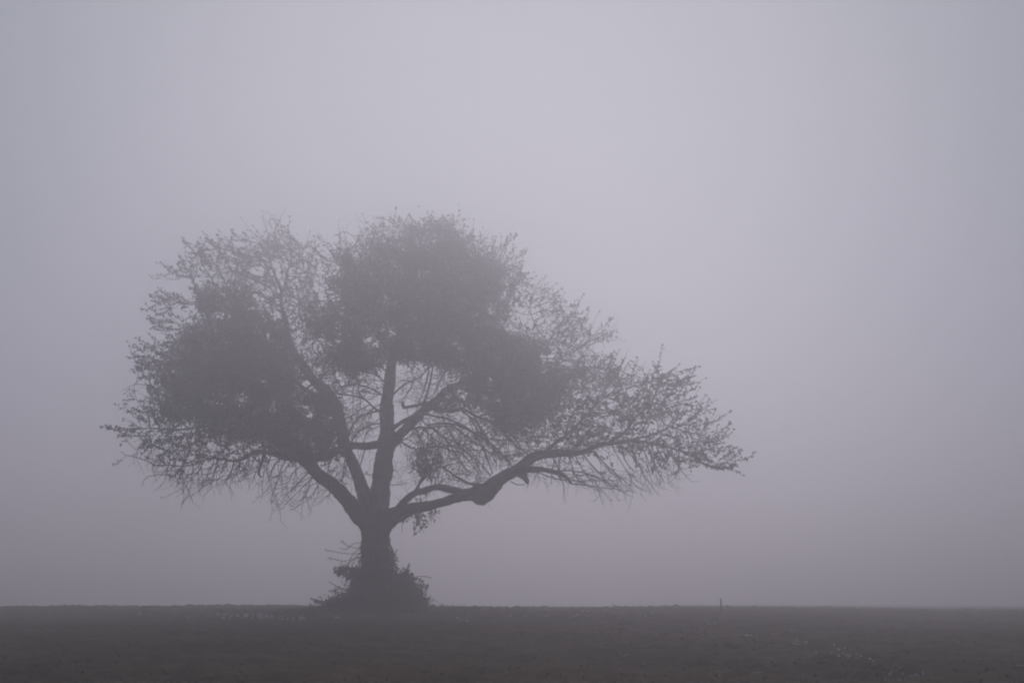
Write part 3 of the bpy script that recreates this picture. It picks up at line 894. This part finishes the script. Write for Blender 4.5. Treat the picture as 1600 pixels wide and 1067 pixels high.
smesh = [stone_mesh(i) for i in range(5)]
CL = [  # px, py, spread x, spread y, count, size, where
    (375, 965, 48, 3, 20, .042, 'left'), (410, 966, 14, 3, 9, .042, 'left'), (455, 969, 26, 3, 9, .042, 'left'), (524, 967, 6, 1.5, 2, .045, 'left'),
    (250, 957, 60, 5, 9, .028, 'left'), (310, 950, 40, 2, 6, .028, 'left'),
    (712, 969, 22, 3, 5, .028, 'mid'), (860, 962, 60, 4, 8, .026, 'mid'), (930, 961, 26, 5, 11, .028, 'mid'), (1010, 961, 16, 4, 6, .026, 'mid'), (1095, 973, 30, 4, 4, .022, 'mid'),
    (1168, 994, 12, 3, 5, .034, 'trail'), (1200, 995, 34, 5, 5, .029, 'trail'), (1250, 1008, 16, 3, 9, .034, 'trail'), (1290, 1018, 18, 5, 9, .034, 'trail'), (1320, 1028, 18, 7, 11, .034, 'trail'),
    (1350, 1035, 18, 8, 9, .029, 'trail'), (1390, 1048, 22, 6, 10, .029, 'trail'), (1420, 1058, 24, 7, 8, .029, 'trail'),
    (1150, 1010, 80, 40, 8, .018, 'lone'), (950, 1010, 120, 30, 7, .016, 'lone'), (320, 1020, 260, 30, 6, .016, 'lone'),
]
LAB = {'left': ('pale stone in the patch lying left of the tree foot', 'pale stones in the patch left of the tree'),
       'mid': ('pale stone in the patch right of the tree near the crest', 'pale stones along the crest right of the tree'),
       'trail': ('pale stone in the line running down to the lower right of the field', 'pale stones in a line at the lower right'),
       'lone': ('small pale stone lying singly on the dark soil of the near field', 'single pale stones on the near soil')}
for (a, b0, sx, sy, n, sz, w) in CL:
    for i in range(n):
        px = a + RNG.normal() * sx * .6; py = max(948.5, min(1066, b0 + RNG.normal() * sy * .6))
        p = on_ground(px, py)
        o = bpy.data.objects.new('stone', smesh[int(RNG.integers(5))])
        s = sz * RNG.uniform(.5, 1.25) * min(1.0, p.y / 30)
        o.scale = (s, s, s)
        o.rotation_euler = (RNG.normal() * .3, RNG.normal() * .3, RNG.uniform(0, 6.28))
        o.location = p + Vector((0, 0, s * .55 + .012))
        COL.objects.link(o)
        tag(o, LAB[w][0], 'stone', LAB[w][1])

# soil clods: one mass
cv, cf = [], []
n = 5000
for i in range(n):
    y = RNG.uniform(10, 48) ; x = RNG.uniform(-0.42, 0.42) * y
    s = 0.010 + 0.018 * RNG.random() ** 4
    z = ground_z(x, y) + s * 0.2
    c = np.array([x, y, z])
    o6 = np.array([[1, 0, 0], [0, 1, 0], [-1, 0, 0], [0, -1, 0], [0, 0, .8], [0, 0, -.6]]) * RNG.uniform(.6, 1.4, (6, 1)) * s
    a = RNG.uniform(0, 6.28); ca, sa = math.cos(a), math.sin(a)
    o6[:, :2] = o6[:, :2] @ np.array([[ca, sa], [-sa, ca]])
    k = 6 * i
    cv.append(c + o6)
    cf.append(np.array([[0, 1, 4], [1, 2, 4], [2, 3, 4], [3, 0, 4], [1, 0, 5], [2, 1, 5], [3, 2, 5], [0, 3, 5]]) + k)
cl = mesh_obj('soil_clods', np.concatenate(cv), np.concatenate(cf), M_clod, smooth=False)
tag(cl, 'small dark clods of earth strewn over the field', kind='stuff')

# short dry weeds, mostly along the crest
gp, gd, gs = [], [], []
for i in range(9000):
    if RNG.random() < 0.5:
        y = RNG.uniform(33, 47)
    else:
        y = RNG.uniform(10, 47)
    x = RNG.uniform(-0.42, 0.42) * y
    if noise.noise(Vector((x * .35, y * .2, 3))) < 0.0 and RNG.random() < 0.8: continue
    z = ground_z(x, y)
    for _ in range(3):
        gp.append((x + RNG.normal() * .015, y + RNG.normal() * .015, z - .005)); gd.append((RNG.normal() * .7, RNG.normal() * .7, 1)); gs.append(RNG.uniform(.025, .07))
for i in range(1500):                                   # rougher grass round the foot of the tree
    x = base.x + RNG.normal() * 1.5; y = base.y + RNG.normal() * 1.0
    z = ground_z(x, y)
    for _ in range(3):
        gp.append((x + RNG.normal() * .03, y + RNG.normal() * .03, z - .005)); gd.append((RNG.normal() * .5, RNG.normal() * .5, 1)); gs.append(RNG.uniform(.05, .17))
GL = Leaves(); GL.add_many(gp, gd, gs)
gr = GL.build('grass', M_grass, None, (0, 0, 0), aspect=0.22)
tag(gr, 'short sparse seedlings and dry grass over the dark soil', kind='stuff')

# ------------------------------------------------------------------ the fog
zlo, zhi = float(GZ.min()) - 1.0, float(at(600, 320, TD).z) + 1.0
hv = [(x, y, z) for z in (zlo, zhi) for y in (-302, 302) for x in (-302, 302)]
hf = [[0, 2, 3, 1], [4, 5, 7, 6], [0, 1, 5, 4], [2, 6, 7, 3], [0, 4, 6, 2], [1, 3, 7, 5]]
M_haze = bpy.data.materials.new('fog_air')
M_haze.use_nodes = True
t = M_haze.node_tree
t.nodes.clear()
pv = t.nodes.new('ShaderNodeVolumePrincipled')
pv.inputs['Color'].default_value = HAZE_COLOR
pv.inputs['Density'].default_value = HAZE_DENSITY
pv.inputs['Anisotropy'].default_value = HAZE_ANISO
om = t.nodes.new('ShaderNodeOutputMaterial')
t.links.new(pv.outputs[0], om.inputs['Volume'])
hz = mesh_obj('haze', hv, hf, M_haze, smooth=False)
tag(hz, 'thick grey fog filling the air over the field', kind='stuff')
